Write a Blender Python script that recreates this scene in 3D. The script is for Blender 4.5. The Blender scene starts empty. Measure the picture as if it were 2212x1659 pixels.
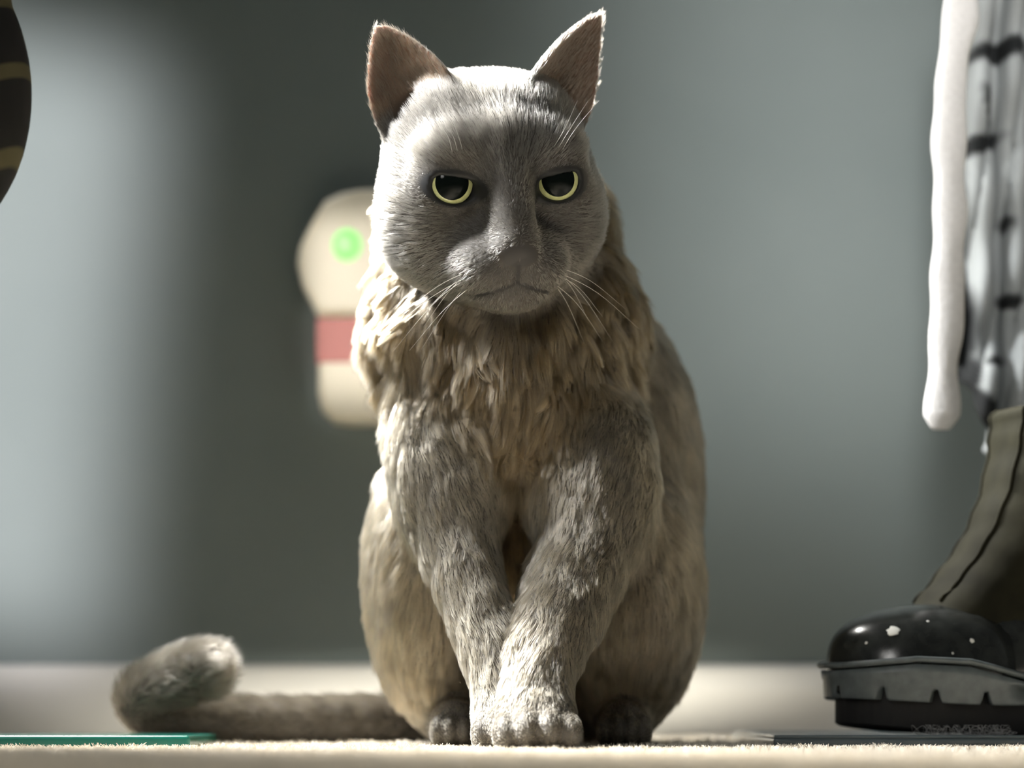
import bpy, bmesh, math, random
import numpy as np
from mathutils import Vector, Matrix, kdtree
random.seed(7); RNG = np.random.default_rng(7)
C = bpy.context.scene
COL = C.collection
FUR = True
PI = math.pi

# ------------------------------------------------------------------ camera
FPX = 5000.0; D0 = 1.2; CAMZ = 0.020; HOR = 1537.0
cd = bpy.data.cameras.new('camera'); cam = bpy.data.objects.new('camera', cd); COL.objects.link(cam)
cam.location = (0, -D0, CAMZ); cam.rotation_euler = (PI/2, 0, 0)
cd.sensor_width = 36; cd.lens = 36*FPX/2212.0
cd.shift_y = (HOR-829.5)/2212.0
cd.clip_start = 0.02; cd.clip_end = 50
cd.dof.use_dof = True; cd.dof.focus_distance = 1.212; cd.dof.aperture_fstop = 3.8
C.camera = cam
def P(px, py, d):
    return Vector(((px-1106)*d/FPX, d-D0, CAMZ+(HOR-py)*d/FPX))

# ------------------------------------------------------------------ light and exposure
C.view_settings.view_transform = 'Standard'; C.view_settings.look = 'None'
C.view_settings.exposure = 0.0; C.view_settings.gamma = 1.0; C.view_settings.use_curve_mapping = False
w = bpy.data.worlds.new('world'); C.world = w; w.use_nodes = True
w.node_tree.nodes['Background'].inputs[0].default_value = (0.72, 0.80, 0.80, 1)
w.node_tree.nodes['Background'].inputs[1].default_value = 0.09
def area(name, loc, target, sx, sy, power, col, spread=180):
    l = bpy.data.lights.new(name, 'AREA'); l.shape = 'RECTANGLE'; l.size = sx; l.size_y = sy
    l.energy = power; l.color = col; l.spread = math.radians(spread)
    o = bpy.data.objects.new(name, l); COL.objects.link(o); o.location = loc
    o.rotation_euler = (Vector(target)-Vector(loc)).to_track_quat('-Z', 'Y').to_euler()
    return o
# window, high on the left and a little behind the cat
area('window_light', (-0.50, 0.52, 1.02), (0.0, 0.13, 0.22), 0.30, 0.30, 9.5, (1.0, 0.98, 0.93), 48)
# second key from the left, added to light the nose bridge and left face
area('left_key_light', (-1.00, 0.03, 1.10), (-0.03, 0.06, 0.22), 0.26, 0.30, 3.6, (0.98, 0.98, 0.98), 30)
# soft fill lamp added in front of the cat and boot
area('front_fill_light', (-0.85, -1.7, 0.85), (0.02, 0.05, 0.17), 0.5, 0.8, 0.32, (1.0, 0.98, 0.94), 24)
# warm room lamp on the right, behind
area('room_lamp', (0.80, 0.50, 0.45), (0.02, 0.1, 0.2), 0.25, 0.25, 0.06, (1.0, 0.84, 0.55), 40)
# narrow beams added to make the pale wall patches and brighten the unit
wl = area('wall_light_left', (-1.15, -0.95, 0.80), (-0.445, 0.55, 0.315), 0.27, 0.43, 0.85, (1.0, 0.95, 0.95), 5)
wl.rotation_euler.rotate_axis('Z', math.radians(-5))
area('wall_light_right', (-0.05, -1.35, 1.3), (0.250, 0.55, 0.44), 0.30, 0.42, 0.45, (1.0, 0.97, 0.94), 10)
area('added_unit_beam', (-0.45, -0.95, 0.62), (-0.118, 0.53, 0.315), 0.060, 0.13, 0.019, (1.0, 0.93, 0.84), 2)
# thin low beam added from the right to brighten the baseboard
area('baseboard_beam', (1.25, 0.08, 0.13), (-0.05, 0.534, 0.026), 0.14, 0.014, 0.085, (1.0, 0.94, 0.80), 4)

# ------------------------------------------------------------------ helpers
def mat(name, col, rough=0.6, metal=0.0, **kw):
    m = bpy.data.materials.new(name); m.use_nodes = True
    b = m.node_tree.nodes['Principled BSDF']
    b.inputs['Base Color'].default_value = (*col, 1); b.inputs['Roughness'].default_value = rough
    b.inputs['Metallic'].default_value = metal
    for k, v in kw.items(): b.inputs[k.replace('_', ' ')].default_value = v
    return m
def bsdf(m): return m.node_tree.nodes['Principled BSDF']
def noisy(m, c1, c2, scale, detail=4, bump=0.0, rough=None, stretch=(1, 1, 1)):
    nt = m.node_tree; b = bsdf(m)
    tc = nt.nodes.new('ShaderNodeTexCoord'); mp = nt.nodes.new('ShaderNodeMapping'); mp.inputs['Scale'].default_value = stretch
    nt.links.new(tc.outputs['Object'], mp.inputs['Vector'])
    n = nt.nodes.new('ShaderNodeTexNoise'); n.inputs['Scale'].default_value = scale; n.inputs['Detail'].default_value = detail
    nt.links.new(mp.outputs[0], n.inputs['Vector'])
    r = nt.nodes.new('ShaderNodeValToRGB'); r.color_ramp.elements[0].color = (*c1, 1); r.color_ramp.elements[1].color = (*c2, 1)
    r.color_ramp.elements[0].position = 0.3; r.color_ramp.elements[1].position = 0.7
    nt.links.new(n.outputs['Fac'], r.inputs['Fac']); nt.links.new(r.outputs[0], b.inputs['Base Color'])
    if bump:
        bp = nt.nodes.new('ShaderNodeBump'); bp.inputs['Strength'].default_value = bump; bp.inputs['Distance'].default_value = 0.002
        nt.links.new(n.outputs['Fac'], bp.inputs['Height']); nt.links.new(bp.outputs[0], b.inputs['Normal'])
    return m
def link(name, me, m=None, parent=None, smooth=True):
    o = bpy.data.objects.new(name, me); COL.objects.link(o)
    if m: me.materials.append(m)
    if smooth and hasattr(me, 'polygons'):
        me.polygons.foreach_set('use_smooth', np.ones(len(me.polygons), bool))
    if parent: o.parent = parent; o.matrix_parent_inverse = Matrix.Translation(parent.location).inverted()
    return o
def mesh_np(name, V, F):
    me = bpy.data.meshes.new(name)
    me.from_pydata(V.tolist() if hasattr(V, 'tolist') else V, [], F.tolist() if hasattr(F, 'tolist') else F); me.update(); return me
def from_bm(name, bm, m=None, parent=None, smooth=True):
    bmesh.ops.recalc_face_normals(bm, faces=bm.faces)
    me = bpy.data.meshes.new(name); bm.to_mesh(me); bm.free(); return link(name, me, m, parent, smooth)
def tag(o, label=None, cat=None, group=None, kind=None):
    for k, v in (('label', label), ('category', cat), ('group', group), ('kind', kind)):
        if v: o[k] = v
    return o
def empty(name, loc):
    o = bpy.data.objects.new(name, None); COL.objects.link(o); o.location = loc; o.empty_display_size = 0.02; return o
def box_bm(x0, x1, y0, y1, z0, z1, bev=0.0, seg=3):
    bm = bmesh.new(); bmesh.ops.create_cube(bm, size=1)
    for v in bm.verts:
        v.co = Vector(((x0+x1)/2+v.co.x*(x1-x0), (y0+y1)/2+v.co.y*(y1-y0), (z0+z1)/2+v.co.z*(z1-z0)))
    if bev: bmesh.ops.bevel(bm, geom=list(bm.edges), offset=bev, segments=seg, profile=0.5, affect='EDGES')
    return bm
def loft(rings, cap0=True, cap1=True, closed=True):
    n = len(rings[0]); V = [tuple(p) for r in rings for p in r]; F = []
    for i in range(len(rings)-1):
        for j in range(n if closed else n-1):
            a = i*n+j; b = i*n+(j+1) % n; F.append((a, b, b+n, a+n))
    if cap0: F.append(tuple(range(n)))
    if cap1: F.append(tuple(range((len(rings)-1)*n, len(rings)*n)))
    me = bpy.data.meshes.new('loft'); me.from_pydata(V, [], F)
    bm = bmesh.new(); bm.from_mesh(me); bpy.data.meshes.remove(me); return bm
def spline(pts, n):
    pts = np.array(pts, float); k = len(pts); P0 = np.vstack([2*pts[0]-pts[1], pts, 2*pts[-1]-pts[-2]])
    out = []
    for i in range(k-1):
        a, b, c, d = P0[i:i+4]
        for t in np.linspace(0, 1, n, endpoint=(i == k-2)):
            out.append(0.5*((2*b)+(-a+c)*t+(2*a-5*b+4*c-d)*t*t+(-a+3*b-3*c+d)*t**3))
    return np.array(out)

# ---- signed distance sculpting
def rotm(rx=0, ry=0, rz=0):
    return np.array(Matrix.Rotation(rz, 3, 'Z') @ Matrix.Rotation(rx, 3, 'X') @ Matrix.Rotation(ry, 3, 'Y'))
def ell(c, r, R=None):
    c = np.array(c, float); r = np.array(r, float)
    def f(p):
        q = p-c
        if R is not None: q = q @ R
        k0 = np.sqrt(((q/r)**2).sum(-1)); k1 = np.sqrt(((q/(r*r))**2).sum(-1))
        return k0*(k0-1)/np.maximum(k1, 1e-9)
    m = r.max(); return f, c-m, c+m
def cone(a, b, ra, rb):
    a = np.array(a, float); b = np.array(b, float); ba = b-a; L = (ba*ba).sum()
    def f(p):
        t = np.clip(((p-a) @ ba)/L, 0, 1)
        return np.linalg.norm(p-a-t[..., None]*ba, axis=-1)-(ra+(rb-ra)*t)
    m = max(ra, rb); return f, np.minimum(a, b)-m, np.maximum(a, b)+m
def smin(a, b, k):
    h = np.clip(0.5+0.5*(b-a)/k, 0, 1); return b+(a-b)*h-k*h*(1-h)
def smax(a, b, k): return -smin(-a, -b, k)
class Sdf:
    def __init__(self, xs, ys, zs):
        self.ax = [np.asarray(v, np.float64) for v in (xs, ys, zs)]
        self.F = np.full([len(v) for v in self.ax], 0.05, np.float64)
    def op(self, prim, k, sub=False, mx=None):
        f, lo, hi = prim; sl = []
        for a, v in enumerate(self.ax):
            i0 = max(0, np.searchsorted(v, lo[a]-2*k-0.004)-1); i1 = min(len(v), np.searchsorted(v, hi[a]+2*k+0.004)+1)
            if i1 <= i0: return
            sl.append(slice(i0, i1))
        g = np.stack(np.meshgrid(*[v[s] for v, s in zip(self.ax, sl)], indexing='ij'), -1)
        d = f(g); cur = self.F[tuple(sl)]
        self.F[tuple(sl)] = smax(cur, -d, k) if sub else smin(cur, d, k)
    def mesh(self):
        F = self.F; S = F < 0
        act = np.zeros([n-1 for n in F.shape], np.int8)
        cs = [(i, j, k) for i in (0, 1) for j in (0, 1) for k in (0, 1)]
        nx, ny, nz = F.shape
        sub = lambda A, c: A[c[0]:nx-1+c[0], c[1]:ny-1+c[1], c[2]:nz-1+c[2]]
        for c in cs: act += sub(S, c)
        I = np.argwhere((act > 0) & (act < 8)); n = len(I)
        ids = np.full(act.shape, -1, np.int64); ids[tuple(I.T)] = np.arange(n)
        acc = np.zeros((n, 3)); cnt = np.zeros(n)
        for c in cs:
            for a in range(3):
                if c[a] == 0:
                    e = list(c); e[a] = 1
                    A = I+np.array(c); B = I+np.array(e)
                    fa = F[tuple(A.T)]; fb = F[tuple(B.T)]; m = (fa < 0) != (fb < 0)
                    t = np.where(m, fa/np.where(m, fa-fb, 1), 0)
                    pa = np.stack([self.ax[k][A[:, k]] for k in range(3)], -1); pb = np.stack([self.ax[k][B[:, k]] for k in range(3)], -1)
                    acc += np.where(m[:, None], pa+(pb-pa)*t[:, None], 0); cnt += m
        V = acc/cnt[:, None]; Q = []
        for a in range(3):
            s0 = [slice(None)]*3; s1 = [slice(None)]*3; s0[a] = slice(0, -1); s1[a] = slice(1, None)
            A = S[tuple(s0)]; B = S[tuple(s1)]; E = np.argwhere(A != B); b, c = (a+1) % 3, (a+2) % 3
            E = E[(E[:, b] > 0) & (E[:, c] > 0) & (E[:, b] < F.shape[b]-1) & (E[:, c] < F.shape[c]-1)]
            q = []
            for db, dc in ((0, 0), (-1, 0), (-1, -1), (0, -1)):
                e = E.copy(); e[:, b] += db; e[:, c] += dc; q.append(ids[tuple(e.T)])
            q = np.stack(q, -1); flip = ~A[tuple(E.T)]; q[flip] = q[flip][:, ::-1]; Q.append(q)
        Q = np.vstack(Q); Q = Q[(Q >= 0).all(1)]
        return V, Q
def fast_mesh(name, V, Q):
    me = bpy.data.meshes.new(name); me.vertices.add(len(V)); me.vertices.foreach_set('co', V.astype(np.float32).ravel())
    me.loops.add(Q.size); me.loops.foreach_set('vertex_index', Q.astype(np.int32).ravel())
    me.polygons.add(len(Q)); me.polygons.foreach_set('loop_start', np.arange(0, Q.size, 4, dtype=np.int32))
    me.update(calc_edges=True); me.validate(); return me
def smooth_np(V, Q, it=2, lam=0.5):
    for _ in range(it):
        A = np.zeros_like(V); n = np.zeros(len(V))
        for i in range(4):
            for j in (1, 3):
                np.add.at(A, Q[:, i], V[Q[:, (i+j) % 4]]); np.add.at(n, Q[:, i], 1)
        V = V+lam*(A/np.maximum(n, 1)[:, None]-V)
    return V
LAT = RNG.random((32, 32, 32))
def vnoise(p, scale, off=0.0):
    q = p*scale+off; i = np.floor(q).astype(int); f = q-i; f = f*f*(3-2*f); r = 0
    for a in (0, 1):
        for b in (0, 1):
            for c in (0, 1):
                wgt = (f[:, 0] if a else 1-f[:, 0])*(f[:, 1] if b else 1-f[:, 1])*(f[:, 2] if c else 1-f[:, 2])
                r = r+wgt*LAT[(i[:, 0]+a) % 32, (i[:, 1]+b) % 32, (i[:, 2]+c) % 32]
    return r
def unit(v): return v/np.maximum(np.linalg.norm(v, axis=-1, keepdims=True), 1e-9)
def hair_object(name, pts, rad, tint, m, parent, kind='stuff'):
    n, k, _ = pts.shape
    hc = bpy.data.hair_curves.new(name); hc.add_curves([k]*n)
    hc.attributes['position'].data.foreach_set('vector', pts.astype(np.float32).ravel())
    ra = hc.attributes.get('radius') or hc.attributes.new('radius', 'FLOAT', 'POINT')
    ra.data.foreach_set('value', np.broadcast_to(rad, (n, k)).astype(np.float32).ravel())
    ta = hc.attributes.new('tint', 'FLOAT_COLOR', 'CURVE')
    ta.data.foreach_set('color', np.hstack([tint, np.ones((n, 1))]).astype(np.float32).ravel())
    hc.materials.append(m)
    o = bpy.data.objects.new(name, hc); COL.objects.link(o)
    if parent: o.parent = parent; o.matrix_parent_inverse = Matrix.Translation(parent.location).inverted()
    if kind: o['kind'] = kind
    return o

# ------------------------------------------------------------------ the setting
WALL = 0.55
wm = noisy(mat('wall_paint', (0.30, 0.34, 0.34), 0.75), (0.165, 0.200, 0.200), (0.185, 0.220, 0.220), 6, 3, 0.05)
tag(from_bm('wall_back', box_bm(-1.6, 1.6, WALL, WALL+0.1, -0.0025, 1.6), wm, smooth=False), kind='structure', label='smooth grey painted wall behind the cat')
bmat = noisy(mat('white_trim_paint', (0.80, 0.79, 0.75), 0.35), (0.84, 0.83, 0.80), (0.88, 0.87, 0.84), 8, 3)
prof = [(0, -0.0025), (-0.016, -0.0025), (-0.016, 0.036), (-0.0145, 0.041), (-0.0125, 0.046), (-0.011, 0.051), (-0.007, 0.0545), (0, 0.0555)]
rings = [[(x, WALL+a, z) for a, z in prof] for x in np.linspace(-1.6, 1.6, 9)]
tag(from_bm('baseboard_back', loft(rings), bmat, smooth=False), kind='structure', label='white painted baseboard along the grey wall')
fm = noisy(mat('carpet_backing', (0.40, 0.36, 0.30), 0.95), (0.50, 0.455, 0.385), (0.62, 0.57, 0.49), 140, 4, 0.4)
floor = tag(from_bm('floor', box_bm(-1.6, 1.6, -1.6, WALL, -0.03, -0.0025), fm, smooth=False), kind='structure', label='beige cut pile carpet floor')

def hair_mat(name, rough=0.35, radial=0.55):
    m = bpy.data.materials.new(name); m.use_nodes = True; nt = m.node_tree; nt.nodes.clear()
    out = nt.nodes.new('ShaderNodeOutputMaterial'); h = nt.nodes.new('ShaderNodeBsdfHairPrincipled')
    h.parametrization = 'COLOR'
    h.inputs['Roughness'].default_value = rough; h.inputs['Radial Roughness'].default_value = radial
    a = nt.nodes.new('ShaderNodeAttribute'); a.attribute_name = 'tint'
    nt.links.new(a.outputs['Color'], h.inputs['Color']); nt.links.new(h.outputs[0], out.inputs['Surface'])
    return m
def yarn_mat(name):
    m = mat(name, (0.5, 0.45, 0.38), 0.9); nt = m.node_tree
    a = nt.nodes.new('ShaderNodeAttribute'); a.attribute_name = 'tint'; nt.links.new(a.outputs['Color'], bsdf(m).inputs['Base Color']); return m

# carpet pile
def pile():
    def patch(n, d0, d1, h, r):
        d = np.sqrt(RNG.random(n)*(d1*d1-d0*d0)+d0*d0)
        x = (RNG.random(n)-0.5)*2*(0.245*d+0.03); y = d-D0
        root = np.stack([x, y, np.full(n, -0.0026)], -1)
        hh = h*(0.55+0.65*RNG.random(n))*(0.7+0.6*vnoise(root, 90))
        lean = RNG.normal(0, 0.45, (n, 2)); t = np.array([0, 0.35, 0.7, 1.0])
        pts = root[:, None, :]+np.zeros((n, 4, 3))
        pts[:, :, 2] += hh[:, None]*t; pts[:, :, :2] += (hh[:, None]*lean.T[..., None].transpose(0, 1, 2)[0:1].T[:, 0] if False else 0)
        pts[:, :, 0] += hh[:, None]*lean[:, :1]*t**1.6; pts[:, :, 1] += hh[:, None]*lean[:, 1:]*t**1.6
        rad = r*np.array([1, 1, 0.9, 0.45])
        c = np.array([0.80, 0.74, 0.63])*(0.75+0.4*RNG.random((n, 1)))
        return pts, np.broadcast_to(rad, (n, 4)), c
    A = patch(120000, 0.72, 1.36, 0.0042, 0.00030); B = patch(40000, 1.36, 1.73, 0.0042, 0.0006)
    o = hair_object('carpet_pile', np.vstack([A[0], B[0]]), np.vstack([A[1], B[1]]), np.vstack([A[2], B[2]]), yarn_mat('carpet_yarn'), floor)
    return o
pile()

# ------------------------------------------------------------------ the cat
HC = np.array([-0.0128, 0.052, 0.3055])
YAW, PITCH, ROLL = math.radians(15), math.radians(19), math.radians(-5)
HR = rotm(0, 0, YAW) @ rotm(PITCH, 0, 0) @ rotm(0, ROLL, 0)
HS = 0.01*0.98
def h2w(q): return HC+HS*(np.asarray(q, float) @ HR.T)
def w2h(p): return ((p-HC) @ HR)/HS
def hell(c, r, R=None):
    f0, lo, hi = ell(c, r, R); cw = h2w(c); m = max(r)*HS
    return (lambda p: f0(w2h(p))*HS), cw-m, cw+m
def hcone(a, b, ra, rb): return cone(h2w(a), h2w(b), ra*HS, rb*HS)
EYE = 2.92; EYZ = 0.45; EYY = -3.05
head = [(hell((0, 0.8, 1.1), (5.6, 5.4, 4.8)), 0.004)]
for s in (-1, 1):
    head += [(hell((s*3.35, -0.6, -1.7), (3.0, 3.6, 3.6)), 0.012),
             (hell((s*2.3, -2.9, 2.1), (2.3, 1.6, 1.5)), 0.010),
             (hell((s*EYE, -2.75, EYZ-0.1), (1.95, 1.75, 1.75)), 0.008)]
head += [(hell((s*2.0, 0.6, 3.1), (2.9, 3.4, 2.65)), 0.006) for s in (-1, 1)]
head += [(hell((0, -2.3, -4.1), (4.1, 3.2, 2.2)), 0.014),
         (hcone((0, -3.2, 2.4), (0, -6.0, -2.1), 1.75, 1.05), 0.008),
         (hell((0, -4.3, -3.5), (3.0, 2.0, 2.0)), 0.012)]
for s in (-1, 1): head += [(hell((s*1.25, -5.35, -3.85), (1.65, 1.3, 1.2)), 0.009)]
head += [(hell((0, -6.45, -2.75), (1.0, 0.65, 0.7)), 0.006),
         (hell((0, -4.9, -5.2), (1.7, 1.25, 1.0)), 0.010)]
# ears
def ear(s):
    B = np.array((s*3.75, 0.6, 4.45)); T = np.array((s*(5.6 if s < 0 else 6.95), 1.9, 8.5 if s < 0 else 9.0)); v = T-B; H = np.linalg.norm(v); v = v/H
    n = np.array((s*0.50, -0.86, 0.0)); n = n-v*(n @ v); n /= np.linalg.norm(n); u = np.cross(v, n)
    if u[0]*s < 0: u = -u          # u points outward
    Rm = np.stack([u, v, n], -1); W = 2.55
    def f(p):
        q = (w2h(p)-B) @ Rm; U, V, N = q[..., 0], q[..., 1], q[..., 2]
        t = np.clip(V/H, -0.6, 1); hw = W*np.power(np.clip(1-np.maximum(t, 0), 0, 1), 0.64 if s < 0 else 0.74)*(1+0.12*np.sin(np.clip(t, 0, 1)*PI))
        N0 = 0.17*U*U-0.45+0.2*t
        d = np.abs(N-N0)*0.85-(0.20-0.07*np.clip(t, 0, 1))
        d = smax(d, (np.abs(U-0.25*np.clip(t, 0, 1))-hw)*0.75, 0.15); d = smax(d, V-H, 0.2); d = smax(d, -V-1.6, 0.2)
        return d*HS
    c = h2w((B+T)/2); return f, c-0.045, c+0.045
    
def ear_pit(s):
    B, T = earframe(s); v = T-B; v = v/np.linalg.norm(v); n = np.array((s*0.50, -0.86, 0.0)); n = n-v*(n @ v); n /= np.linalg.norm(n)
    u = np.cross(v, n); u = -u if u[0]*s < 0 else u; return B-v*0.15+n*0.45+u*0.55
ears = {-1: ear(-1), 1: ear(1)}
def earframe(s):
    B = np.array((s*3.75, 0.6, 4.45)); T = np.array((s*(5.6 if s < 0 else 6.95), 1.9, 8.5 if s < 0 else 9.0)); return B, T
# body (metres)
chest = [(cone((-0.008, 0.134, 0.285), (-0.004, 0.128, 0.235), 0.064, 0.0715), 0.02),
         (ell((-0.006, 0.120, 0.238), (0.0730, 0.058, 0.058)), 0.02),
         (ell((-0.001, 0.108, 0.190), (0.0655, 0.056, 0.054)), 0.02),
         (ell((0.004, 0.150, 0.125), (0.044, 0.050, 0.050)), 0.02)]
torso = [(ell((0.028, 0.200, 0.160), (0.0855, 0.095, 0.124)), 0.03),
         (ell((0.012, 0.210, 0.080), (0.090, 0.085, 0.085)), 0.03),
         (ell((-0.046, 0.165, 0.098), (0.0395, 0.085, 0.085)), 0.015),
         (ell((0.069, 0.165, 0.090), (0.0415, 0.085, 0.080)), 0.015)]
hind = []
for X, in ((-0.030,), (0.062,)):
    hind += [(cone((X+0.004*(1 if X > 0 else -2), 0.17, 0.018), (X, 0.088, 0.013), 0.018, 0.0125), 0.012)]
    for k in range(4):
        dx = (-0.0105, -0.0038, 0.0038, 0.0105)[k]; dy = (0.004, 0, 0, 0.004)[k]
        hind += [(ell((X+dx, 0.076+dy, 0.0092), (0.0050, 0.010, 0.0090)), 0.002)]
def limb(pts):
    A = spline([(*a, r) for a, r in pts], 4); out = []
    for i in range(len(A)-1): out.append((cone(A[i, :3], A[i+1, :3], A[i, 3], A[i+1, 3]), 0.018 if i < 4 else 0.006))
    return out
LEGR = [((0.046, 0.088, 0.170), 0.030), ((0.043, 0.072, 0.120), 0.0262), ((0.0300, 0.046, 0.082), 0.0225), ((0.0185, 0.020, 0.054), 0.0180), ((0.0130, 0.002, 0.031), 0.0155), ((0.0125, -0.008, 0.016), 0.0150)]
LEGL = [((-0.036, 0.090, 0.178), 0.029), ((-0.0320, 0.070, 0.126), 0.0225), ((-0.0225, 0.050, 0.086), 0.0165), ((-0.0105, 0.034, 0.054), 0.0145), ((-0.0060, 0.022, 0.031), 0.0125), ((-0.0045, 0.014, 0.015), 0.0125)]
legs = limb(LEGL)+limb(LEGR)
def paw(cx, cy, wd, k=0.004):
    out = [(ell((cx, cy+0.008, 0.0135), (wd*0.95, 0.021, 0.0155)), 0.009)]
    for i in range(4):
        dx = (-0.76, -0.27, 0.27, 0.76)[i]*wd; dy = (0.005, 0.0, 0.0, 0.005)[i]
        out.append((ell((cx+dx, cy-0.010+dy, (0.0085, 0.0108, 0.0108, 0.0085)[i]), (wd*0.32, 0.0125, 0.0105)), k))
    return out
paws = paw(-0.0030, 0.008, 0.0170)+paw(0.0130, -0.018, 0.0215)
TAIL = spline([(0.02, 0.285, 0.035), (-0.045, 0.245, 0.016), (-0.105, 0.215, 0.0125), (-0.170, 0.198, 0.0125), (-0.205, 0.190, 0.0140), (-0.220, 0.182, 0.0235), (-0.211, 0.174, 0.033), (-0.194, 0.168, 0.0405), (-0.178, 0.156, 0.0455)], 4)
TR = np.linspace(0.0135, 0.0135, len(TAIL))
tail = [(cone(TAIL[i], TAIL[i+1], TR[i], TR[i+1]), 0.004) for i in range(len(TAIL)-1)]

def axis(*segs):
    out = [segs[0][0]]
    for a, b, st in segs:
        n = max(1, round((b-a)/st)); out += list(a+(b-a)*(np.arange(n)+1)/n)
    return np.array(out)
G = Sdf(axis((-0.255, -0.095, 0.0035), (-0.095, 0.075, 0.0014), (0.075, 0.145, 0.0025)),
        axis((-0.050, 0.115, 0.0015), (0.115, 0.320, 0.0040)),
        axis((-0.006, 0.035, 0.0016), (0.035, 0.235, 0.0024), (0.235, 0.405, 0.0014)))
for grp in (torso, chest, legs, hind, paws, tail): 
    for pr, k in grp: G.op(pr, k)
Hh = Sdf(*G.ax)                      # head on its own, then joined
for pr, k in head: Hh.op(pr, k)
for s in (-1, 1): Hh.op(ears[s], 0.004)
ERX, ERZ = 1.38, 1.0
def eyeq(p, s):
    q = w2h(p)-np.array((s*EYE, 0, EYZ)); a = s*0.16
    return np.stack([q[..., 0]*math.cos(a)+q[..., 2]*math.sin(a), q[..., 1], -q[..., 0]*math.sin(a)+q[..., 2]*math.cos(a)], -1)
def eye_open(s):
    def f(p):
        q = eyeq(p, s); k0 = np.sqrt((q[..., 0]/ERX)**2+((q[..., 2]+0.05)/ERZ)**2+((q[..., 1]+5.0)/1.7)**2)
        return smax((k0-1)*0.9, q[..., 2]-0.46, 0.25)*HS
    c = h2w((s*EYE, -5.0, EYZ)); return f, c-0.02, c+0.02
for s in (-1, 1):
    Hh.op(hell(ear_pit(s), (1.0, 1.0, 1.0)), 0.002, sub=True)
for s in (-1, 1): Hh.op(eye_open(s), 0.0010, sub=True)
Hh.op(hcone((0, -7.0, -3.4), (0, -6.75, -4.4), 0.09, 0.09), 0.002, sub=True)
for s in (-1, 1):
    mp = [(0, -6.65, -4.4), (s*0.8, -6.5, -4.75), (s*1.7, -5.95, -5.05), (s*2.3, -5.2, -5.2)]
    for a, b in zip(mp[:-1], mp[1:]): Hh.op(hcone(a, b, 0.09, 0.06), 0.0025, sub=True)
k = 0.012; G.F = smin(G.F, Hh.F, k); del Hh
V, Q = G.mesh(); V = smooth_np(V, Q, 1, 0.4)
V[:, 2] = np.maximum(V[:, 2], -0.0012)
cat = tag(empty('cat', (0.01, 0.12, 0.0)), 'grey short-haired cat with yellow-green eyes sitting upright on the carpet facing the camera', 'cat')

# regions
def gmin(grp, p): return np.min([pr[0](p) for pr, _ in grp], 0)
def regions(p):
    D = np.stack([gmin(head, p), ears[-1][0](p), ears[1][0](p), gmin(chest, p), gmin(torso, p), gmin(legs, p), gmin(hind+paws, p), gmin(tail, p)], -1)
    W = np.exp(-np.clip(D, -0.003, 1)/0.0035); return W/np.maximum(W.sum(-1, keepdims=True), 1e-12)
def eye_e(p):
    e = np.full(len(p), 9.0)
    for s in (-1, 1):
        q = eyeq(p, s); m = (q[:, 1] < -1.5) & (np.abs(q[:, 0]) < 4)
        v = np.sqrt((q[:, 0]/ERX)**2+((q[:, 2]+0.10)/0.80)**2); e = np.where(m, np.minimum(e, v), e)
    return e
def nose_e(q): return np.sqrt((q[:, 0]/0.95)**2+((q[:, 2]+2.95)/0.58)**2+np.where(q[:, 1] < -6.2, 0, 9.0))
def mouth_e(q):
    a = np.abs(q[:, 0]); zl = np.interp(a, [0, 0.8, 1.7, 2.3], [-4.4, -4.75, -5.05, -5.2])
    d = np.where((q[:, 1] < -4.3) & (a < 2.0), np.abs(q[:, 2]-zl), 9)
    d2 = np.where((q[:, 1] < -5.5) & (q[:, 2] < -3.4) & (q[:, 2] > -4.5), a, 9); return np.minimum(d, d2)
def ear_in(q, s):
    B, T = earframe(s); v = T-B; H = np.linalg.norm(v); v = v/H; n = np.array((s*0.50, -0.86, 0.0)); n = n-v*(n @ v); n /= np.linalg.norm(n)
    u = np.cross(v, n); u = -u if u[0]*s < 0 else u
    r = q-B; return r @ u, r @ v/H, r @ n, n
# shallow tuft relief on the ruff and chest
me = fast_mesh('body', V, Q); Nn = np.zeros(len(V)*3, np.float32); me.vertices.foreach_get('normal', Nn); Nn = Nn.reshape(-1, 3).astype(float); bpy.data.meshes.remove(me)
Rv = regions(V); rd = vnoise(V*np.array([1, 1, 0.38]), 125, 2.2); rd2 = vnoise(V*np.array([1, 1, 0.45]), 260, 8.8)
amp = Rv[:, 3]*np.clip(-Nn[:, 1]*1.6, 0, 1)*0.0085+Rv[:, 5]*0.0022+Rv[:, 4]*0.002
V = V+Nn*(amp*((rd-0.5)*1.2+(rd2-0.5)*0.5))[:, None]
me = fast_mesh('body', V, Q)
Nn = np.zeros(len(V)*3, np.float32); me.vertices.foreach_get('normal', Nn); Nn = Nn.reshape(-1, 3).astype(float)
R = regions(V); q = w2h(V); e = eye_e(V)
col = np.tile(np.array([0.06, 0.052, 0.042]), (len(V), 1))
earm = np.zeros(len(V))
for s, i in ((-1, 1), (1, 2)):
    U, t, N, n = ear_in(q, s); nl = Nn @ HR
    inn = np.clip((nl @ n-0.05)/0.3, 0, 1)*np.clip(R[:, i]*1.6, 0, 1)*np.clip((t+0.05)/0.2, 0, 1)
    pink = np.array([0.16, 0.108, 0.072])*(0.75+0.5*vnoise(V, 160)[:, None]); col = col*(1-inn[:, None])+pink*inn[:, None]; earm = np.maximum(earm, np.clip(R[:, i]*1.5, 0, 1)*np.clip(t*3, 0, 1))
hd = R[:, 0] > 0.4
rim = np.clip((1.38-e)/0.2, 0, 1)*hd; col = col*(1-rim[:, None])+np.array([0.006, 0.006, 0.006])*rim[:, None]
no = np.clip((1.15-nose_e(q))/0.2, 0, 1)*hd; col = col*(1-no[:, None])+np.array([0.045, 0.040, 0.036])*no[:, None]
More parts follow.
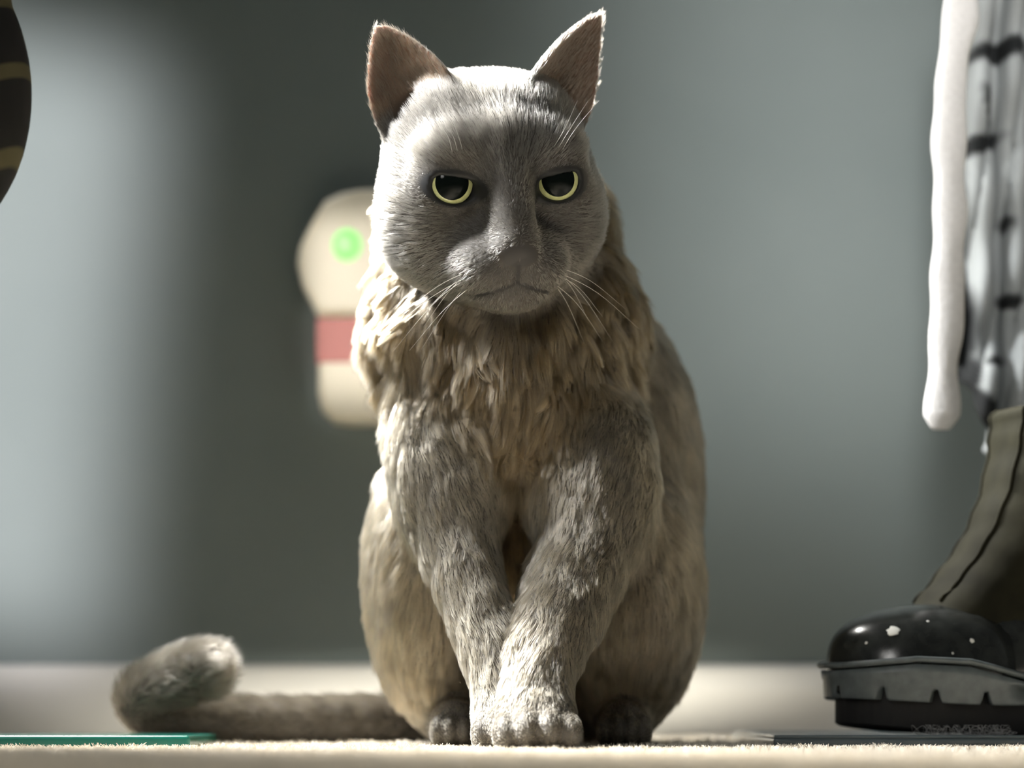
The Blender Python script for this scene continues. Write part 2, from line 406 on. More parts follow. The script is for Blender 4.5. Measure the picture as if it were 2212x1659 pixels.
mo = np.clip((0.20-mouth_e(q))/0.12, 0, 1)*hd*0.8; col = col*(1-mo[:, None])+np.array([0.015, 0.013, 0.012])*mo[:, None]
ca = me.color_attributes.new('skin', 'FLOAT_COLOR', 'POINT')
ca.data.foreach_set('color', np.hstack([col, earm[:, None]]).astype(np.float32).ravel())
sm = mat('cat_skin', (0.1, 0.1, 0.1), 0.6); nt = sm.node_tree
a = nt.nodes.new('ShaderNodeAttribute'); a.attribute_name = 'skin'; nt.links.new(a.outputs['Color'], bsdf(sm).inputs['Base Color'])
mm = nt.nodes.new('ShaderNodeMath'); mm.operation = 'MULTIPLY'; mm.inputs[1].default_value = 0.7; nt.links.new(a.outputs['Alpha'], mm.inputs[0]); nt.links.new(mm.outputs[0], bsdf(sm).inputs['Subsurface Weight'])
bsdf(sm).inputs['Subsurface Radius'].default_value = (1.0, 0.45, 0.25); bsdf(sm).inputs['Subsurface Scale'].default_value = 0.005
body = link('body', me, sm, cat)

# eyes
def eye_cap(rad, ang, seg=40, rings_=10, hole=0.0):
    bm = bmesh.new(); rr = []
    for i in range(rings_+1):
        a = hole+(ang-hole)*i/rings_
        rr.append([(rad*math.sin(a)*math.cos(t), rad*math.sin(a)*math.sin(t), rad*math.cos(a)) for t in np.linspace(0, 2*PI, seg, endpoint=False)])
    bm.free(); return loft(rr, cap0=(hole > 0) and False, cap1=False)
im = mat('iris', (0.50, 0.52, 0.16), 0.08, Coat_Weight=1.0, Coat_Roughness=0.02); nt = im.node_tree
tc = nt.nodes.new('ShaderNodeTexCoord'); n_ = nt.nodes.new('ShaderNodeTexNoise'); n_.inputs['Scale'].default_value = 700
nt.links.new(tc.outputs['Object'], n_.inputs['Vector']); r_ = nt.nodes.new('ShaderNodeValToRGB')
r_.color_ramp.elements[0].color = (0.60, 0.63, 0.24, 1); r_.color_ramp.elements[1].color = (0.82, 0.84, 0.45, 1)
nt.links.new(n_.outputs['Fac'], r_.inputs['Fac']); nt.links.new(r_.outputs[0], bsdf(im).inputs['Base Color'])
pm = mat('pupil', (0.004, 0.006, 0.005), 0.05, Coat_Weight=0.3, Coat_Roughness=0.02, Specular_IOR_Level=0.0); scm = mat('eye_white_dark', (0.05, 0.05, 0.04), 0.2)
for s in (-1, 1):
    ec = h2w((s*EYE, EYY, EYZ)); bm = bmesh.new(); bmesh.ops.create_uvsphere(bm, u_segments=40, v_segments=24, radius=1.45*HS)
    g = Vector((0.22, -D0, 0.06))-Vector((0.0, ec[1], ec[2])); rot = g.to_track_quat('Z', 'Y').to_matrix().to_4x4()
    Mx = Matrix.Translation(Vector(ec)) @ rot
    eo = from_bm('eye', bm, scm, cat); eo.matrix_parent_inverse = Matrix.Translation(cat.location).inverted(); eo.matrix_basis = Mx
    io = from_bm('iris', eye_cap(1.47*HS, 0.90, hole=0.58), im, eo); io.matrix_parent_inverse = Matrix(); io.matrix_basis = Matrix()
    po = from_bm('pupil', eye_cap(1.475*HS, 0.66, hole=0.001), pm, eo); po.matrix_parent_inverse = Matrix(); po.matrix_basis = Matrix()
# nose leather
nb = bmesh.new(); bmesh.ops.create_uvsphere(nb, u_segments=28, v_segments=18, radius=1)
for v in nb.verts:
    x, y, z = v.co; wx = 0.93*(1-0.45*max(0, -z)); v.co = Vector(h2w((x*wx, -6.62+y*0.52+abs(x)*0.14, -2.92+z*0.50)))
nm = noisy(mat('nose_leather', (0.05, 0.045, 0.04), 0.38), (0.035, 0.03, 0.028), (0.07, 0.06, 0.055), 900, 3, 0.4)
no_ = from_bm('nose', nb, nm, cat); no_['label'] = 'dark grey nose leather'

# fur
def build_fur(n):
    tri = np.vstack([Q[:, [0, 1, 2]], Q[:, [0, 2, 3]]])
    A, B, Cc = V[tri[:, 0]], V[tri[:, 1]], V[tri[:, 2]]; cr = np.cross(B-A, Cc-A); ar = np.linalg.norm(cr, axis=1)
    ctr = (A+B+Cc)/3; nrm = cr/np.maximum(ar, 1e-12)[:, None]
    wgt = ar*np.where(nrm[:, 1] < 0.35, 1.0, 0.35)*np.where(ctr[:, 2] < 0.0012, 0, 1)
    wgt *= np.where(ctr[:, 1] > 0.14, 0.7, 1.0)*np.where(ctr[:, 2] > 0.24, 1.25, 1.0)
    idx = RNG.choice(len(tri), n, p=wgt/wgt.sum()); r1 = np.sqrt(RNG.random(n)); r2 = RNG.random(n)
    b0, b1, b2 = 1-r1, r1*(1-r2), r1*r2
    root = A[idx]*b0[:, None]+B[idx]*b1[:, None]+Cc[idx]*b2[:, None]
    N = unit(Nn[tri[idx, 0]]*b0[:, None]+Nn[tri[idx, 1]]*b1[:, None]+Nn[tri[idx, 2]]*b2[:, None])
    R = regions(root); q = w2h(root); nl = N @ HR; e = eye_e(root); hw = R[:, 0]
    ne = nose_e(q)
    inn = np.zeros(n)
    for s, i in ((-1, 1), (1, 2)):
        U, t, Nv, nn = ear_in(q, s); inn = np.maximum(inn, np.clip((nl @ nn)/0.3, 0, 1)*np.clip(R[:, i]*1.6, 0, 1)*np.clip((t+0.05)/0.15, 0, 1))
    keep = ~((hw > 0.4) & ((e < 1.22) | (ne < 1.1))) & ~((inn > 0.4) & (RNG.random(n) < 0.55))
    keep &= ~((hw > 0.4) & (mouth_e(q) < 0.10))
    for s in (-1, 1): keep &= np.linalg.norm(q-ear_pit(s), axis=1) > 1.06
    root, N, R, q, nl, e, hw, inn, ne = [x[keep] for x in (root, N, R, q, nl, e, hw, inn, ne)]; n = len(root)
    # flow
    fd = np.zeros((n, 3))
    hv = unit(q-np.array((0, -7.6, -1.7))) @ HR.T; fd += R[:, 0:1]*hv
    for s, i in ((-1, 1), (1, 2)):
        B_, T_ = earframe(s); fd += R[:, i:i+1]*(unit(T_-B_) @ HR.T)
    sx = np.sign(root[:, 0]-0.0)
    ch = np.stack([(root[:, 0]+0.002)*5.0, np.full(n, -0.15), np.full(n, -1.0)], -1); fd += R[:, 3:4]*unit(ch)
    fd += R[:, 4:5]*unit(np.array([0.0, 0.25, -1.0])[None])
    lg = np.where((root[:, 0] > 0.003)[:, None], unit(np.array([-0.3, -0.5, -1.0]))[None], unit(np.array([0.28, -0.4, -1.0]))[None]); fd += R[:, 5:6]*lg
    fd += R[:, 6:7]*unit(np.array([0, -0.9, -0.45]))[None]
    kd = np.argmin(((root[:, None, :]-TAIL[None, ::2])**2).sum(-1), 1) if n < 1 else None
    td = np.zeros((n, 3)); mt = np.where(R[:, 7] > 0.02)[0]
    if len(mt):
        j = np.argmin(((root[mt][:, None, :]-TAIL[None])**2).sum(-1), 1); T2 = np.gradient(TAIL, axis=0); td[mt] = unit(T2[j])
    fd += R[:, 7:8]*td
    big = np.stack([vnoise(root, 55, 3.1), vnoise(root, 55, 9.7), vnoise(root, 55, 17.3)], -1)-0.5
    fine = np.stack([vnoise(root, 240, 1.1), vnoise(root, 240, 5.7), vnoise(root, 240, 11.3)], -1)-0.5
    wild = (R @ np.array([0.35, 0.15, 0.15, 1.3, 0.8, 0.55, 0.4, 0.8]))[:, None]
    fd = unit(fd)+wild*(0.9*big+0.55*fine)+RNG.normal(0, 0.10, (n, 3))
    tan = unit(fd-N*(fd*N).sum(-1, keepdims=True))
    L = R @ np.array([0.0085, 0.0030, 0.0030, 0.0225, 0.0140, 0.0090, 0.0050, 0.0135])
    nd = np.linalg.norm(q-np.array((0, -6.8, -2.8)), axis=1)
    face = np.clip(nd/7.5, 0.22, 1.0); L = np.where(hw > 0.3, L*(face*hw+(1-hw)), L)
    L = L*np.where(hw > 0.4, np.clip((e-1.15)/1.1, 0.16, 1), 1)
    L = L*np.clip((root[:, 2]-0.001)/0.03, 0.35, 1)
    L = L*np.where(inn > 0.4, 1.8, 1.0)
    L = L*(0.55+0.7*RNG.random(n))
    lift = (R @ np.array([0.42, 0.25, 0.25, 0.42, 0.35, 0.38, 0.40, 0.75]))*(0.7+0.6*RNG.random(n))
    K = 5; t = np.linspace(0, 1, K)
    pts = root[:, None, :]+L[:, None, None]*(t[None, :, None]*(tan*(1-0.25*lift[:, None]))[:, None, :]+(t-0.42*t*t)[None, :, None]*(N*lift[:, None])[:, None, :])
    # clumps, large and small
    def clump(pts, frac, amount):
        sel = RNG.choice(n, max(8, int(n*frac)), replace=False); kt = kdtree.KDTree(len(sel))
        for a_, i_ in enumerate(sel): kt.insert(root[i_], a_)
        kt.balance(); f = kt.find; near = np.fromiter((f(p)[1] for p in root), int, n); sd = sel[near]
        off = root-root[sd]; tgt = pts[sd]+off[:, None, :]*(1-0.95*t[None, :, None])
        a_ = (np.clip(amount, 0, 1)*(0.70+0.30*RNG.random(n)))[:, None, None]*(t**0.9)[None, :, None]; return pts*(1-a_)+tgt*a_, near
    pts, nr = clump(pts, 0.017, R @ np.array([0.15, 0, 0, 0.95, 0.30, 0.30, 0.1, 0.2])*np.clip(0.25-1.3*N[:, 1], 0.15, 1)*np.clip(2.2*vnoise(root, 70, 4.4)-0.1, 0.35, 1.3))
    pts0 = pts; big_n = nr; pts, nr = clump(pts, 0.13, R @ np.array([0.45, 0.1, 0.1, 0.50, 0.55, 0.60, 0.4, 0.5]))
    pts[:, :, 2] = np.maximum(pts[:, :, 2], 0.0006)
    # coat colour
    grey = np.array([0.125, 0.115, 0.098]); warm = np.array([0.132, 0.099, 0.056]); leg = np.array([0.180, 0.152, 0.105])
    wc = R @ np.array([0, 0, 0, 1.0, 0.4, 0, 0, 0.3]); wl = R @ np.array([0, 0, 0, 0, 0.55, 1.0, 0.8, 0])
    c = grey+(warm-grey)*wc[:, None]+(leg-grey)*wl[:, None]
    cl = RNG.random(nr.max()+1)
    c = c*(0.85+0.3*cl[nr])[:, None]*(0.66+0.68*RNG.random(n))[:, None]*(0.72+0.56*RNG.random(big_n.max()+1)[big_n]*(1-hw)+0.28*hw)[:, None]*(0.85+0.3*RNG.random(n))[:, None]
    # faint ghost stripes on the brow, pale muzzle edge
    st = np.exp(-((np.sin(q[:, 0]*2.6+0.4*np.sin(q[:, 2]*1.3)))/0.45)**2)*np.clip((q[:, 2]-1.6)/1.0, 0, 1)*np.clip((5.4-q[:, 2])/1.0, 0, 1)*np.clip((-q[:, 1]-1.0)/1.5, 0, 1)*hw
    c = c*(1-0.55*st)[:, None]
    c = c*np.where(hw > 0.4, np.clip(0.55+(e-1.2)*1.2, 0.55, 1), 1)[:, None]
    c = np.where((inn > 0.4)[:, None], np.array([0.15, 0.112, 0.078])[None], c)
    c = c*(1-0.40*R[:, 7:8])  # tail fur darkened, its shade put into the coat colour
    mot = 0.62+0.76*vnoise(root, 95, 6.6); c = c*(1+(mot-1)*hw)[:, None]
    rad = (0.000085*np.where(hw > 0.4, 0.85, 1.0)*(1+0.35*R[:, 3]))[:, None]*np.array([1.0, 1.0, 0.9, 0.65, 0.15])[None]
    return pts, rad, c
if FUR:
    f = hair_object('fur', *build_fur(420000), hair_mat('cat_fur'), cat)
# whiskers, each on its own
wmat = mat('whisker', (0.85, 0.83, 0.78), 0.35)
def whisker(pts, r0=0.00016):
    p = spline(pts, 6); rr = []
    for i, c in enumerate(p):
        d = p[min(i+1, len(p)-1)]-p[max(i-1, 0)]; d = Vector(d).normalized(); x = d.orthogonal().normalized(); y = d.cross(x); r = r0*(1-0.85*i/(len(p)-1))
        rr.append([Vector(c)+x*r*math.cos(a)+y*r*math.sin(a) for a in (0, PI/2, PI, 1.5*PI)])
    from_bm('whisker', loft(rr), wmat, cat)
for s in (-1, 1):
    for i in range(7):
        z = -3.6-0.26*(i % 4); y = -5.8+0.25*(i//2); x = s*(1.9+0.15*(i % 3))
        a0 = np.array((x, y, z)); ln = 5.0+1.4*math.sin(i*2.1)
        d = np.array((s*(0.72+0.05*(i % 3)), 0.05+0.06*i, -0.35-0.11*i)); d /= np.linalg.norm(d)
        whisker([h2w(a0), h2w(a0+d*ln*0.5+np.array((0, -0.15, 0.15))), h2w(a0+d*ln+np.array((0, 0.2, -0.5)))])
    for i in range(3):
        a0 = np.array((s*(2.3+0.3*i), -4.2, 1.9)); whisker([h2w(a0), h2w(a0+np.array((s*0.6, -0.9, 1.4))), h2w(a0+np.array((s*(1.3+0.3*i), -1.0, 2.9)))], 0.00015)

# ------------------------------------------------------------------ trays
def slab(name, x0, x1, y0, y1, z0, z1, m, label, rim=None):
    t = tag(empty(name, ((x0+x1)/2, (y0+y1)/2, z0)), label, 'tray')
    from_bm('base', box_bm(x0, x1, y0, y1, z0, z1, 0.0018, 4), m, t, smooth=False)
    if rim:
        h, wd = rim; bm = box_bm(x0, x1, y0, y0+wd, z1-0.0005, z1+h, 0.0008, 2)
        for b in (box_bm(x0, x1, y1-wd, y1, z1-0.0005, z1+h, 0.0008, 2), box_bm(x0, x0+wd, y0+wd, y1-wd, z1-0.0005, z1+h, 0.0008, 2), box_bm(x1-wd, x1, y0+wd, y1-wd, z1-0.0005, z1+h, 0.0008, 2)):
            mt_ = bpy.data.meshes.new('t'); b.to_mesh(mt_); b.free(); bm.from_mesh(mt_); bpy.data.meshes.remove(mt_)
        from_bm('rim', bm, m, t, smooth=False)
    return t
slab('teal_tray', -0.46, -0.172, 0.035, 0.150, 0.0008, 0.0072, mat('teal_plastic', (0.012, 0.15, 0.115), 0.12), 'flat glossy teal plastic tray on the carpet at the left')
slab('blue_grey_tray', 0.142, 0.50, 0.055, 0.285, 0.0008, 0.0058, mat('blue_grey_plastic', (0.10, 0.125, 0.135), 0.15), 'flat blue-grey plastic boot tray under the black boot', (0.0014, 0.004))

# ------------------------------------------------------------------ boot
boot = tag(empty('boot', (0.25, 0.15, 0.0072)), 'black rubber-toed boot with olive shaft standing on the blue-grey tray', 'boot')
BZ = 0.0068
ang = math.radians(18); TO = Vector((0.1790, 0.098, 0)); ax_ = Vector((math.cos(ang), math.sin(ang), 0)); sd_ = Vector((math.sin(ang), -math.cos(ang), 0))
def BP(s, wv, z): return TO+ax_*s+sd_*wv+Vector((0, 0, z+BZ))
def outline(s):
    if s < 0.075: return 0.050*max(0.0, 1-((0.075-s)/0.075)**2.3)**0.5
    return np.interp(s, [0.075, 0.12, 0.17, 0.22, 0.26, 0.285, 0.292], [0.050, 0.047, 0.038, 0.037, 0.036, 0.024, 0.004])
ss = list(0.075*(1-np.cos(np.linspace(0, PI/2, 16))))+list(np.linspace(0.085, 0.285, 14))+[0.292]
def contour(off=0.0):
    pr = [(s, outline(s)) for s in ss]; r = [(s, wv) for s, wv in pr]+[(s, -wv) for s, wv in pr[::-1][1:-1]]
    pts = []
    for i, (s, wv) in enumerate(r):
        a = np.array(r[i-1]); b = np.array(r[(i+1) % len(r)]); t = b-a; nrm = np.array((-t[1], t[0])); nrm /= max(1e-9, np.linalg.norm(nrm)); pts.append(np.array((s, wv))+nrm*off)
    return pts
spring = lambda s: 0.007*max(0, (0.085-s)/0.085)**1.6            # toe spring
zw = lambda s: np.interp(s, [0, 0.03, 0.06, 0.10, 0.15, 0.20, 0.30], [0.0400, 0.0430, 0.0415, 0.0320, 0.0260, 0.026, 0.027])
rub = noisy(mat('boot_rubber', (0.012, 0.014, 0.014), 0.2), (0.010, 0.011, 0.010), (0.024, 0.026, 0.024), 120, 5, 0.06)
rub2 = noisy(mat('sidewall_rubber', (0.045, 0.055, 0.058), 0.42), (0.075, 0.090, 0.092), (0.115, 0.132, 0.135), 150, 6, 0.12)
tread = mat('tread_rubber', (0.006, 0.006, 0.006), 0.8)
c0 = contour(-0.006); c1 = contour(0.0); c2 = contour(0.003); c3 = contour(0.0015); c4 = contour(-0.008)
rg = lambda c, zf: [BP(s, wv, zf(s)) for s, wv in c]
# the tread underneath
from_bm('outsole', loft([rg(c4, lambda s: spring(s)), rg(c0, lambda s: spring(s)+0.001), rg(c0, lambda s: spring(s)+0.024)]), tread, boot, smooth=False)
# the sidewall, with notches cut up from its lower edge
def bandmesh():
    per = []; L = 0
    bot = lambda s: spring(s)*0.6+0.0165
    n = 8; cc = c1; V_ = []; F_ = []
    fine = []
    for i in range(len(cc)):
        a, b = cc[i], cc[(i+1) % len(cc)]; ln = np.linalg.norm(b-a); kk = max(1, int(ln/0.0012))
        for j in range(kk): fine.append(a+(b-a)*j/kk)
    fine = np.array(fine); seg = np.linalg.norm(np.roll(fine, -1, 0)-fine, axis=1); cum = np.concatenate([[0], np.cumsum(seg)[:-1]])
    tot = seg.sum(); step = tot/round(tot/0.030)
    ctrn = fine.mean(0)
    rings_ = [[] for _ in range(7)]
    for (s, wv), L in zip(fine, cum):
        ph = (L+0.008) % step; notch = 0.0070*np.clip((0.0030-abs(ph-step/2))/0.0010, 0, 1)
        nrm = np.array((s-0.09, wv*1.2)); nrm = nrm/np.linalg.norm(nrm)
        zb = bot(s)+notch; zt = zw(s)
        for r_, (o, z) in zip(rings_, ((-0.0055, zb), (0.0, zb), (0.0003, zb+0.0012), (0.0008, bot(s)+0.0105), (0.0016, zt-0.008), (0.0020, zt-0.004), (-0.005, zt-0.0035))):
            r_.append(BP(s+nrm[0]*o, wv+nrm[1]*o, z))
    return loft(rings_, False, False)
from_bm('sidewall', bandmesh(), rub2, boot)
# the welt bead
wr = []
cw = contour(0.0022); cen = [(BP(s, wv, zw(s)-0.001)) for s, wv in cw]
for i, c in enumerate(cen):
    d = (cen[(i+1) % len(cen)]-cen[i-1]).normalized(); up = Vector((0, 0, 1)); x = d.cross(up).normalized()
    wr.append([c+x*0.0024*math.cos(a)+up*0.0017*math.sin(a) for a in np.linspace(0, 2*PI, 10, endpoint=False)])
from_bm('welt', loft(wr+[wr[0]], False, False), rub2, boot)
# the foot, lofted from the toe back and up into the shaft
def sections(lst, off=0.0, n=36):
    rings_ = []
    for s, z, tilt, hw_, hu, hd_ in lst:
        t = math.radians(tilt); r = []
        for a in np.linspace(0, 2*PI, n, endpoint=False):
            cu, su = math.cos(a), math.sin(a); e = 0.85
            wv = (hw_+off)*math.copysign(abs(cu)**e, cu); h = ((hu if su > 0 else hd_)+off)*math.copysign(abs(su)**e, su)
            r.append(BP(s-math.sin(t)*h, wv, z+math.cos(t)*h))
        rings_.append(r)
    return rings_
foot = [(0.000+0.075*(1-math.cos(x)), 0.034, 0, max(0.002, outline(0.075*(1-math.cos(x)))-0.003), 0.0390*math.sin(x)**0.62+0.001, 0.01) for x in np.linspace(0.10, PI/2, 14)]
foot += [(0.090, 0.034, 2, 0.0460, 0.0375, 0.012)]
from_bm('toe_cap', loft(sections(foot, 0.0012)), rub, boot)
vamp = [(0.050, 0.034, 0, 0.043, 0.030, 0.010), (0.080, 0.034, 3, 0.0455, 0.0380, 0.010), (0.095, 0.036, 10, 0.0450, 0.0430, 0.012), (0.110, 0.040, 18, 0.0435, 0.0470, 0.014), (0.130, 0.046, 28, 0.0415, 0.0480, 0.016), (0.150, 0.054, 40, 0.0390, 0.0480, 0.020)]
from_bm('vamp', loft(sections(vamp)), rub, boot)
shaft = []
for fs, fz, t_, hu_, hd2, wd_ in ((0.050, 0.068, 20, 0.034, 0.015, 0.036), (0.061, 0.080, 38, 0.049, 0.030, 0.039), (0.075, 0.097, 49, 0.059, 0.036, 0.040), (0.089, 0.117, 59, 0.064, 0.042, 0.041), (0.100, 0.140, 71, 0.063, 0.050, 0.042), (0.107, 0.166, 84, 0.060, 0.054, 0.043), (0.109, 0.184, 90, 0.060, 0.054, 0.044), (0.113, 0.188, 90, 0.056, 0.050, 0.040), (0.117, 0.185, 90, 0.052, 0.046, 0.036)):
    shaft.append((fs+math.sin(math.radians(t_))*hu_, fz-math.cos(math.radians(t_))*hu_, t_, wd_, hu_, hd2))
from mathutils.bvhtree import BVHTree
cap_o = bpy.data.objects['toe_cap']; bv = BVHTree.FromPolygons([v.co.copy() for v in cap_o.data.vertices], [tuple(p.vertices) for p in cap_o.data.polygons])
spm = mat('paint_speck', (0.62, 0.62, 0.58), 0.7)
for x, z, r in ((0.2105, 0.0645, 0.0036), (0.2535, 0.0590, 0.0014), (0.2300, 0.0700, 0.0008), (0.2420, 0.0520, 0.0007), (0.1960, 0.0580, 0.0008)):
    hit = bv.ray_cast(Vector((x, -0.2, z)), Vector((0, 1, 0)))
    if hit[0] is None: continue
    bm = bmesh.new(); bmesh.ops.create_uvsphere(bm, u_segments=14, v_segments=8, radius=1); M_ = Matrix.Translation(hit[0]) @ hit[1].to_track_quat('Z', 'Y').to_matrix().to_4x4()
    for v in bm.verts: v.co = M_ @ Vector((v.co.x*r*(1+0.25*math.sin(v.co.y*7+x*900)), v.co.y*r*(1+0.2*math.sin(v.co.x*9)), v.co.z*r*0.12))
    o_ = from_bm('paint_speck', bm, spm, boot); o_['label'] = 'white dried paint speck'
olive = noisy(mat('olive_leather', (0.060, 0.057, 0.036), 0.8, Specular_IOR_Level=0.12), (0.0105, 0.0100, 0.0052), (0.0195, 0.0185, 0.0098), 60, 5, 0.25)
shp = sections(shaft)
shs = []
A_ = np.array([[list(p) for p in r] for r in shp]); S_ = spline(A_.reshape(len(shp), -1), 5).reshape(-1, A_.shape[1], 3)
for i, r in enumerate(S_):
    c = r.mean(0); wrn = 1+0.012*np.sin(i*1.5); shs.append([Vector(c+(p-c)*(wrn+0.012*math.sin(j*1.3+i*0.2))) for j, p in enumerate(r)])
so = from_bm('shaft', loft(shs, True, True), olive, boot); so['label'] = 'olive boot shaft'
# seams running down the front of the shaft
for col_i in (7, 11):
    pts_ = [Vector(r[col_i])+(Vector(r[col_i])-Vector(np.mean([list(p) for p in r], 0))).normalized()*0.0003 for r in shs[4:]]
    rr = []
    for i, c in enumerate(pts_):
        d = (pts_[min(i+1, len(pts_)-1)]-pts_[max(0, i-1)]).normalized(); x = d.orthogonal().normalized(); y = d.cross(x)
        rr.append([c+x*0.0011*math.cos(a)+y*0.0011*math.sin(a) for a in np.linspace(0, 2*PI, 6, endpoint=False)])
    from_bm('seam', loft(rr), olive, boot)

# ------------------------------------------------------------------ plug-in unit on the wall
cream = noisy(mat('cream_plastic', (0.66, 0.62, 0.50), 0.4), (0.80, 0.75, 0.61), (0.84, 0.79, 0.65), 20, 2)
DW = WALL+D0-0.03
unit_o = tag(empty('wall_dispenser', P(800, 660, WALL+D0)), 'cream plastic wall unit with a red band and green light, half hidden behind the cat', 'dispenser')
def plate(name, left, depth, m, cx=800, y_in=0.0, parent=unit_o, bev=0.006):
    prf = [(x, y) for x, y in left]+[(2*cx-x, y) for x, y in left[::-1]]
    bm = bmesh.new(); vs = []
    for x, y in prf:
        p = P(x, y, DW); vs.append(bm.verts.new((p.x, WALL-y_in, p.z)))
    f = bm.faces.new(vs); r = bmesh.ops.extrude_face_region(bm, geom=[f]); nv = [g for g in r['geom'] if isinstance(g, bmesh.types.BMVert)]
    for v in nv: v.co.y -= depth
    ff = [g for g in r['geom'] if isinstance(g, bmesh.types.BMFace)]
    if bev: bmesh.ops.bevel(bm, geom=list({e for f_ in ff for e in f_.edges}), offset=bev, segments=4, profile=0.5, affect='EDGES')
    return from_bm(name, bm, m, parent, smooth=False)
plate('housing', [(780, 412), (740, 420), (702, 438), (676, 488), (650, 535), (643, 572), (655, 622), (688, 684)], 0.040, cream)
plate('body', [(688, 684), (687, 850), (694, 885), (716, 905), (750, 910)], 0.034, cream)
band = plate('band', [(685, 690), (685, 785)], 0.0355, mat('red_label', (0.56, 0.20, 0.19), 0.5), bev=0.001); band['label'] = 'faded red band'
gl = mat('green_lamp', (0.20, 0.70, 0.16), 0.3); bsdf(gl).inputs['Emission Color'].default_value = (0.42, 1.0, 0.32, 1); bsdf(gl).inputs['Emission Strength'].default_value = 0.6
bm = bmesh.new(); bmesh.ops.create_uvsphere(bm, u_segments=24, v_segments=12, radius=1); p = P(752, 535, DW)
for v in bm.verts: v.co = Vector((p.x+v.co.x*0.011, WALL-0.040+v.co.y*0.004, p.z+v.co.z*0.012))
g_ = from_bm('indicator_light', bm, gl, unit_o); g_['label'] = 'glowing green light'

# ------------------------------------------------------------------ dark striped cloth, upper left
S2 = Sdf(axis((-0.40, -0.24, 0.004)), axis((-0.02, 0.14, 0.004)), axis((0.26, 0.56, 0.004)))
for pr, k in (((ell((-0.3245, 0.06, 0.357), (0.0625, 0.045, 0.086))), 0.004), ((ell((-0.3150, 0.06, 0.452), (0.0585, 0.042, 0.052))), 0.012), ((ell((-0.325, 0.06, 0.52), (0.05, 0.038, 0.05))), 0.012)): S2.op(pr, k)
V2, Q2 = S2.mesh(); dm = mat('dark_striped_cloth', (0.006, 0.005, 0.004), 0.9); nt = dm.node_tree
tc = nt.nodes.new('ShaderNodeTexCoord'); wv = nt.nodes.new('ShaderNodeTexWave'); mp = nt.nodes.new('ShaderNodeMapping')
mp.inputs['Rotation'].default_value = (0, math.radians(32), 0); mp.inputs['Location'].default_value = (0, 0, 0.006); nt.links.new(tc.outputs['Object'], mp.inputs['Vector'])
wv.bands_direction = 'Z'; wv.inputs['Scale'].default_value = 8.6; wv.inputs['Distortion'].default_value = 0.3; nt.links.new(mp.outputs[0], wv.inputs['Vector'])
rp = nt.nodes.new('ShaderNodeValToRGB'); rp.color_ramp.elements[0].position = 0.86; rp.color_ramp.elements[0].color = (0.0025, 0.002, 0.0015, 1); rp.color_ramp.elements[1].position = 0.95; rp.color_ramp.elements[1].color = (0.075, 0.065, 0.028, 1)
nt.links.new(wv.outputs['Fac'], rp.inputs['Fac']); nt.links.new(rp.outputs[0], bsdf(dm).inputs['Base Color'])
tag(link('striped_cloth', fast_mesh('striped_cloth', V2, Q2), dm), 'bundled black cloth with thin olive stripes at the upper left edge', 'cloth')

# ------------------------------------------------------------------ white strap and patterned cloth, upper right
sp = spline([(2084, -760), (2078, -260), (2076, 0), (2062, 120), (2050, 260), (2052, 380), (2050, 520), (2046, 660), (2040, 790), (2034, 880), (2032, 928)], 8)
rr = []
for i, (x, y) in enumerate(sp):
    c = P(x, y, 1.395); endr = min(1.0, max(0.05, (938-y)/40))**0.5; wd = (0.0098+0.0006*math.sin(y*0.045)+0.0004*math.sin(y*0.021+1))*endr; th = 0.005*endr
    rr.append([c+Vector((wd*math.cos(a)+0.0011*math.sin(y*0.03)*(math.cos(a) > 0), th*math.sin(a), 0)) for a in np.linspace(0, 2*PI, 20, endpoint=False)])
stm = noisy(mat('white_webbing', (0.78, 0.77, 0.76), 0.8), (0.74, 0.73, 0.72), (0.82, 0.81, 0.80), 300, 4, 0.3)
tag(from_bm('strap', loft(rr), stm), 'long white fabric strap with a rounded end hanging beside the patterned cloth', 'strap')
DC = 1.465
blobs = [(2172, 95, 60, 26, -12), (2095, 130, 12, 60, 0), (2125, 300, 62, 20, -22), (2137, 225, 8, 45, -8), (2094, 450, 15, 210, 0), (2190, 470, 14, 20, 0), (2188, 642, 34, 15, -6), (2105, 705, 24, 105, 0), (2166, 775, 22, 13, -15), (2147, 880, 13, 70, -22), (2108, 820, 26, 60, 10), (2300, 300, 40, 60, 20), (2290, 560, 50, 20, -20), (2310, 800, 30, 60, 10), (2260, 120, 40, 20, 10), (2180, -160, 50, 22, 15), (2300, -300, 40, 40, 0), (2160, -420, 40, 20, -10), (2260, -600, 50, 24, 8)]
nu, nv = 60, 210; VV = []; CC = []
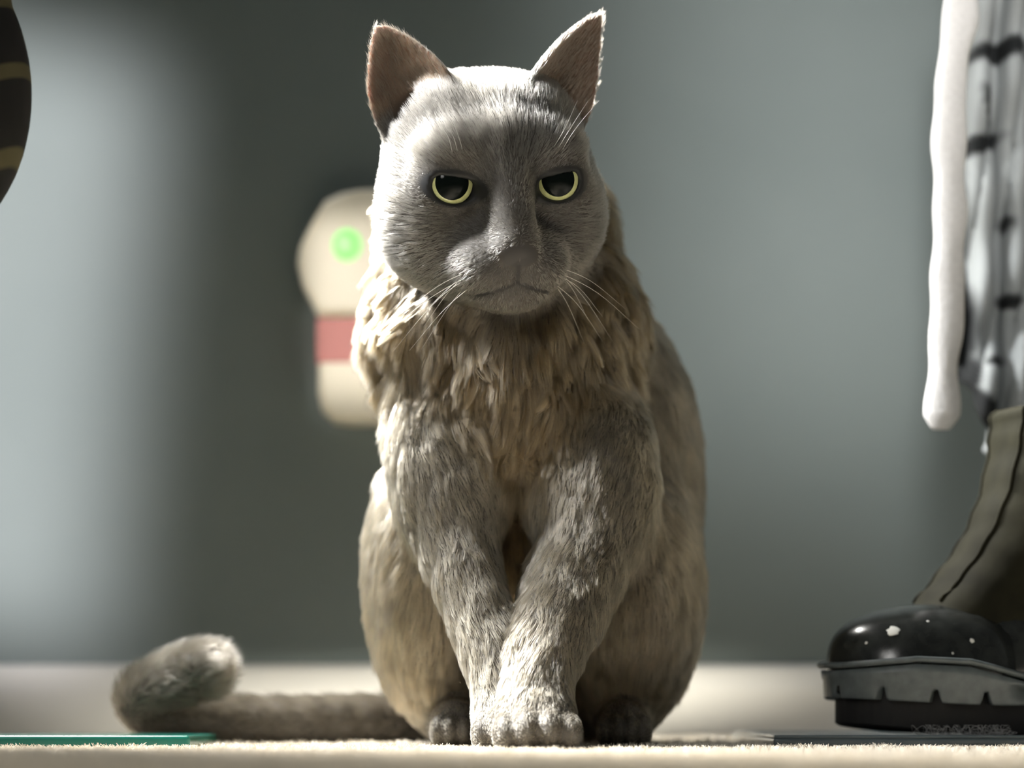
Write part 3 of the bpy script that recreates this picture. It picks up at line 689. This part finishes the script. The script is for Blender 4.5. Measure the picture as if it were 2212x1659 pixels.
for j in range(nv+1):
    y = -760+j/nv*(965+760)
    xl = np.interp(y, [-260, 0, 70, 190, 250, 330, 400, 640, 750, 790, 830, 900, 965], [2110, 2100, 2096, 2088, 2078, 2078, 2086, 2083, 2084, 2102, 2124, 2144, 2166])
    for i in range(nu+1):
        x = xl+(2420-xl)*i/nu
        p = P(x, y, DC); fold = 0.010*math.sin((x-2080)*0.085+0.5*math.sin(y*0.006))+0.005*math.sin((x-2080)*0.19+y*0.012)+0.004*math.sin(y*0.03+x*0.02)
        edge = 0.012*math.exp(-i/2.2)
        VV.append((p.x, p.y+fold+edge+0.02, p.z))
        dk = 0
        for bx, by, a, b, r in blobs:
            r = math.radians(r); dx, dy = x-bx, y-by; u_ = (dx*math.cos(r)+dy*math.sin(r))/a; v_ = (-dx*math.sin(r)+dy*math.cos(r))/b
            dk = max(dk, min(1, max(0, (1.25-math.hypot(u_, v_))/0.4)))
        CC.append((0.36*(1-dk)+0.004*dk, 0.385*(1-dk)+0.006*dk, 0.39*(1-dk)+0.007*dk, 1))
FF = [(j*(nu+1)+i, j*(nu+1)+i+1, (j+1)*(nu+1)+i+1, (j+1)*(nu+1)+i) for j in range(nv) for i in range(nu)]
me = mesh_np('patterned_cloth', VV, FF); ca = me.color_attributes.new('print', 'FLOAT_COLOR', 'POINT'); ca.data.foreach_set('color', np.array(CC, np.float32).ravel())
cm = mat('printed_cloth', (0.5, 0.5, 0.5), 0.85); a = cm.node_tree.nodes.new('ShaderNodeAttribute'); a.attribute_name = 'print'; cm.node_tree.links.new(a.outputs['Color'], bsdf(cm).inputs['Base Color'])
pc = tag(link('patterned_cloth', me, cm), 'grey and black blotch-patterned cloth hanging above the boot', 'cloth')
sol = pc.modifiers.new('thickness', 'SOLIDIFY'); sol.thickness = 0.003

# ------------------------------------------------------------------ lint caught on the boot tray
nl = 170; base = np.stack([0.225+0.045*RNG.random(nl), 0.066+0.012*RNG.random(nl), np.full(nl, 0.0062)], -1); tt = np.linspace(0, 1, 6)
hd_ = RNG.normal(0, 1, (nl, 3)); hd_[:, 2] = np.abs(hd_[:, 2])*0.45; hd_ = unit(hd_); cv = unit(RNG.normal(0, 1, (nl, 3)))
lp = base[:, None]+0.0085*(tt[None, :, None]*hd_[:, None]+0.7*(np.sin(tt*PI))[None, :, None]*cv[:, None]); lp[:, :, 2] = np.clip(lp[:, :, 2], 0.0062, 0.0125)
lo = hair_object('lint_clump', lp, np.full((nl, 6), 0.00011), np.full((nl, 3), 0.32), yarn_mat('lint_fibre'), None)
tag(lo, 'wispy grey lint clump caught on the tray in front of the boot', 'lint')
